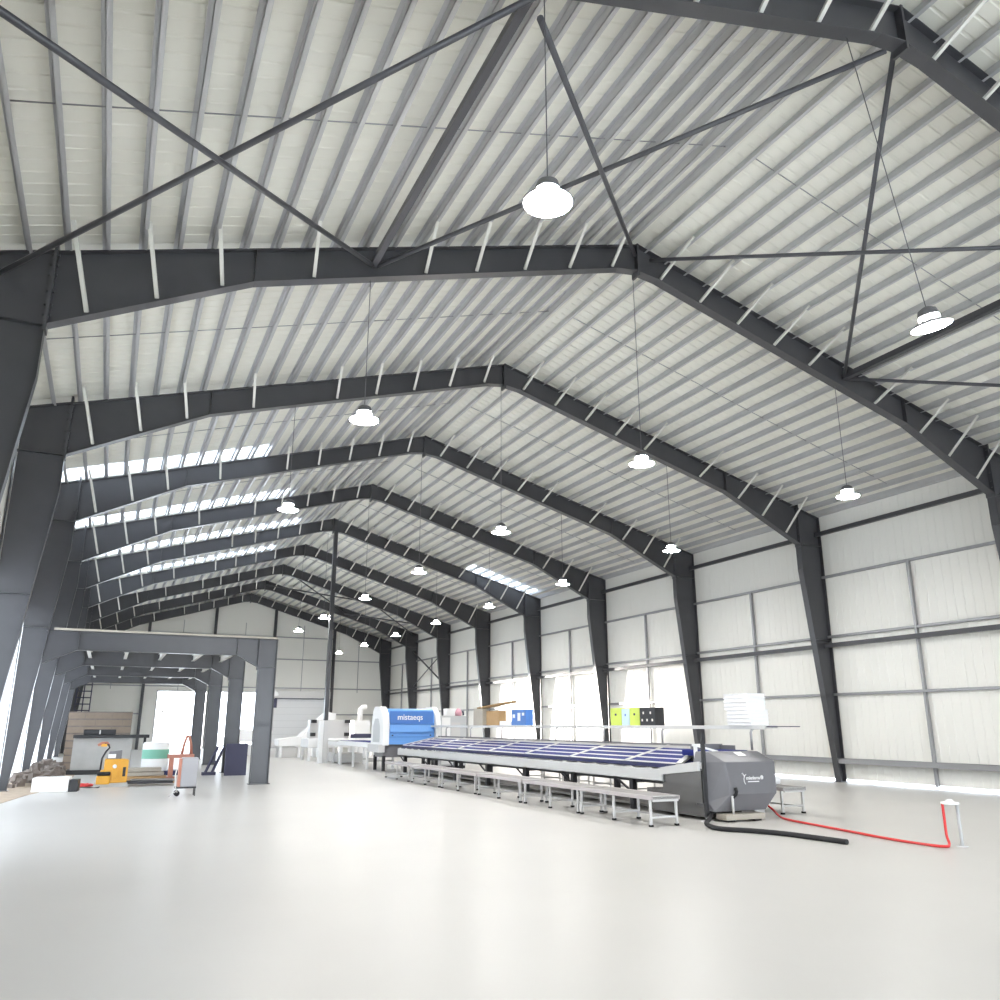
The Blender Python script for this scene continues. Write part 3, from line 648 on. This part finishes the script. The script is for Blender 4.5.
MB().box((-.10, -.06, .06), (.22, .16, .28)).build('battery_cover', 'yellow', J, bevel=.03)
MB().box((-.09, -.07, .28), (.22, .15, .37)).build('rubber_bumper', 'rubber', J, bevel=.02)
MB().box((.25, -.03, .20), (.38, .0, .66)).build('mast_cover', 'yellow', J, bevel=.01)
MB().box((.44, -.025, .2), (.62, -.001, .64)).build('side_cover', 'yellow', J); MB().box((.50, -.035, .25), (.57, -.025, .48)).build('black_lettering_plate', 'black', J)
MB().lathe([(0, 0), (.05, 0), (.05, .006), (0, .006)], n=14).build('round_badge', 'white', J).matrix_local = Matrix.Translation((.30, -.032, .50)) @ Matrix.Rotation(math.pi/2, 4, 'X')
MB().prism([(.10, .68), (.14, .86), (.44, .90), (.44, .68)], 'y', .1, .42).build('console', 'hood', J, bevel=.01); MB().box((.12, .06, .70), (.3, .1, .80)).build('console_label', 'white', J)
MB().tube([(-.03, .08, .42), (-.02, .08, .70), (.06, .04, .88), (.13, .02, .96), (.10, .0, 1.03), (.0, -.02, 1.06)], .022, 8).build('tiller', 'black', J)
MB().tube([(-.14, -.10, 1.03), (-.06, -.05, 1.08), (.06, .05, 1.08), (.1, .12, 1.03)], .035, 8).build('handle', 'orange', J); MB().box((-.08, -.08, .99), (.06, .03, 1.06)).build('handle_switch', 'yellow', J)
MB().prism([(-.16, .0), (-.14, .08), (.64, .10), (.66, .0)], 'y', -.04, .5).build('chassis', 'conc', J)
for y in (.05, .40): MB().box((.62, y, .05), (1.75, y+.16, .11)).build('fork', 'black', J)
P3 = thing('timber_stack', 'stack of pale planks on the floor right of the yellow stacker', 'planks', (.75, 26.3, 0))
for k in range(3): MB().box((-.05, 0, .02+.115*k), (1.0-.08*k, .5, .12+.115*k)).build('plank', 'timber' if k else 'brown', P3)
t = thing('pallet', 'flat dark pallet lying on the floor between stacker and container', 'pallet', (.78, 25.0, 0)); MB().box((0, 0, .06), (1.1, .8, .09)).build('deck', 'mesh', t)
for y in (.02, .36, .7): MB().box((0, y, 0), (1.1, y+.08, .06)).build('runner', 'brown', t)
t = thing('liquid_container', 'white drum container with a sea green band standing on a blue base', 'container', (1.55, 29.3, 0))
MB().lathe([(.001, .10), (.36, .10), (.40, .16), (.40, .95), (.36, 1.0), (.001, 1.0)], n=28).build('drum', 'white', t); MB().lathe([(.403, .50), (.407, .52), (.407, .76), (.403, .78)], n=28).build('band', 'green', t)
MB().box((-.62, -.45, .0), (.72, .45, .13)).build('base', 'navy', t, bevel=.02)
MB().tube([(-.1, 0, 1.0), (.06, 0, 1.9)], .018, 8).build('rod', 'alu', t); MB().lathe([(.001, -.05), (.05, -.03), (.05, .03), (.001, .05)], (.065, 0, 1.95)).build('rod_knob', 'grey', t)
t = thing('dark_panel_stack', 'stack of dark indigo panels leaning at the second mezzanine column', 'panels', (3.52, 27.85, 0))
MB().box((0, 0, 0), (.66, .12, .96)).build('front_panel', 'indigo', t); MB().box((.02, .16, 0), (.64, .28, .94)).build('rear_panel', 'indigo', t)
t = thing('leaning_cart', 'dark trolley frame leaning left of the dark panel stack', 'cart', (3.1, 28.4, 0))
for x in (0, .2): MB().bar((x-.1, 0, .05), (x+.28, .35, .85), .06).build('rail', 'indigo', t)
MB().box((-.18, -.1, 0), (.22, .2, .09)).build('toe_plate', 'indigo', t); MB().bar((.05, .14, .4), (.27, .14, .4), .04).build('rung', 'indigo', t)
H = thing('heater_trolley', 'pale grey box heater on a two wheeled trolley with thin legs', 'heater', (1.65, 20.3, 0))
MB().box((0, 0, .20), (.34, .34, .82)).build('body', 'heaterg', H, bevel=.015); MB().box((-.055, .02, .20), (-.002, .3, .80)).build('side_panel', 'orange', H); MB().box((-.10, .0, .165), (.34, .34, .20)).build('tray', 'black', H)
for x, y in ((.31, .02), (.31, .30)): MB().box((x, y, 0), (x+.02, y+.02, .17)).build('leg', 'black', H)
for y in (.05, .28):
    w = MB(); w.lathe([(0, -.02), (.055, -.02), (.06, 0), (.055, .02), (0, .02)], n=16); w.v = [(x-.05, z+y, yy+.06) for x, yy, z in w.v]; w.build('wheel', 'rubber', H)
MB().tube([(-.05, .02, .08), (-.10, -.0, .2), (-.12, 0, .45), (-.10, 0, .62)], .012, 8).build('handle', 'alu', H); MB().tube([(-.05, 0, .12), (-.14, -.05, .08), (-.22, -.1, .01)], .01, 6).build('stand', 'alu', H)
R = thing('orange_mixer', 'small orange red machine standing behind the heater trolley', 'machine', (2.05, 25.8, 0))
MB().box((-.35, 0, .62), (.35, .35, .72)).build('deck', 'orange', R); MB().tube([(.02, .15, .72), (.06, .15, 1.0), (.12, .15, 1.22), (.18, .15, 1.22), (.24, .15, 1.0), (.28, .15, .72)], .04, 8).build('arch', 'orange', R); MB().box((-.3, .05, .1), (-.18, .25, .62)).build('leg', 'orange', R); MB().box((.2, .05, 0), (.3, .25, .62)).build('leg', 'orange', R); MB().box((-.34, .05, 0), (-.12, .28, .12)).build('foot', 'orange', R)
# scaffold grid at the far left
t = thing('scaffold_rack', 'dark open steel rack with many rungs beyond the block wall', 'rack', (-1.75, 53.5, 0))
for x in (0, .38, .76): MB().box((x, 0, 0), (x+.06, .06, 4.6)).build('upright', 'indigo', t)
for k in range(12): MB().box((.06, .01, .5+.36*k), (.76, .05, .56+.36*k)).build('rung', 'indigo', t)
# near left: white block, rubble, dirt
t = thing('white_block', 'white block with a dark end, lying by the left columns', 'block', (-1.42, 22.85, 0), -.1); MB().box((0, 0, 0), (.78, .5, .33)).build('block_body', 'white', t, bevel=.02); MB().box((.785, .02, .0), (.98, .46, .27)).build('end_block', 'black', t, bevel=.01)
rb = MB(); random.seed(3)
for k in range(260):
    u = random.random(); x = -2.0+random.random()*1.1*(1-.3*u); y = 24.5+9.0*u; hh = .27*max(0, 1-abs(x+1.6)/.9)
    s = random.uniform(.05, .16); z = random.uniform(0, max(.02, hh)); a = random.random()*3.14
    vs = []
    for dx in (-1, 1):
        for dy in (-1, 1):
            for dz in (0, 1): vs.append((x+(dx*math.cos(a)-dy*math.sin(a))*s*random.uniform(.5, 1), y+(dx*math.sin(a)+dy*math.cos(a))*s*random.uniform(.5, 1), z+dz*s*random.uniform(.6, 1.4)))
    rb.add(vs, [(0,1,3,2), (4,6,7,5), (0,4,5,1), (2,3,7,6), (0,2,6,4), (1,5,7,3)])
o = rb.build('rubble', 'rubble'); tag(o, 'heap of brown and grey rubble along the left columns', 'rubble'); o['kind'] = 'stuff'
dt = MB(); pts = [(-2.2, 19.0), (-1.75, 20.0), (-1.45, 22), (-.95, 24), (-.75, 27), (-.7, 31), (-.9, 34), (-2.2, 34)]
dt.prism(pts, 'z', .0, .008); o = dt.build('dirt_strip', 'dirt'); tag(o, 'strip of brown dirt on the floor by the left columns', 'dirt'); o['kind'] = 'stuff'
q = MB(); c = []
for k in range(60):
    a = k*.55; rr = .12+.05*math.sin(k*1.3); c.append((-.35+rr*1.7*math.cos(a), 24.6+rr*2.4*math.sin(a), .02+.03*random.random()))
tag(q.tube(c, .014, 6).build('red_cable', 'red'), 'dark red cable coiled loosely on the floor near the white block', 'cable')
q = MB(); tag(q.tube([(-.6, 24.3, .012), (-.2, 23.9, .012), (.0, 23.8, .012), (.05, 24.4, .012), (-.15, 25.2, .012)], .012, 6).build('floor_cable', 'rubber'), 'thin dark cable on the floor beside the yellow stacker', 'cable')
# ------------------------------------------------------------------ hoses and the standpipe near the right edge
def spline(pts, n=8):
    out = []; P_ = [Vector(p) for p in pts]
    for i in range(len(P_)-1):
        p0, p1, p2, p3 = P_[max(0, i-1)], P_[i], P_[i+1], P_[min(len(P_)-1, i+2)]
        for k in range(n):
            t = k/n; out.append(.5*((2*p1)+(p2-p0)*t+(2*p0-5*p1+4*p2-p3)*t*t+(3*p1-p0-3*p2+p3)*t**3))
    return out+[P_[-1]]
hx, hy = 10.28-.17, 7.75+.08
tag(MB().tube(spline([(10.60, 11.9, .30), (10.66, 11.6, .12), (10.55, 11.3, .025), (10.36, 10.86, .022), (10.28, 10.5, .022), (10.1, 9.54, .022), (9.93, 8.7, .022), (9.88, 8.1, .022), (9.94, 7.75, .022), (hx-.05, hy-.06, .04), (hx, hy, .14), (hx, hy, .35), (hx, hy, .525)]), .018, 8).build('red_hose', 'red'), 'red hose running over the floor from the slate hood to the standpipe', 'hose')
tag(MB().tube(spline([(9.25, 11.5, .14), (9.0, 11.25, .06), (8.74, 11.0, .036), (8.52, 10.6, .036), (8.50, 10.3, .036), (8.72, 10.0, .036), (8.92, 9.55, .036), (9.0, 9.0, .036), (9.05, 8.5, .036)]), .035, 10).build('black_hose', 'rubber'), 'thick black hose curving out from under the slate hood', 'hose')
t = thing('standpipe', 'slim grey standpipe with a white cap near the right edge', 'pipe', (10.28, 7.75, 0)); MB().tube([(0, 0, 0), (0, 0, .52)], .022, 10).build('pipe', 'grey', t)
MB().lathe([(.001, .585), (.04, .58), (.05, .555), (.11, .545), (.11, .52), (.001, .52)], (-.08, .037, 0)).build('cap', 'white', t); MB().lathe([(.001, .012), (.07, .01), (.07, 0), (.001, 0)]).build('foot', 'grey', t)
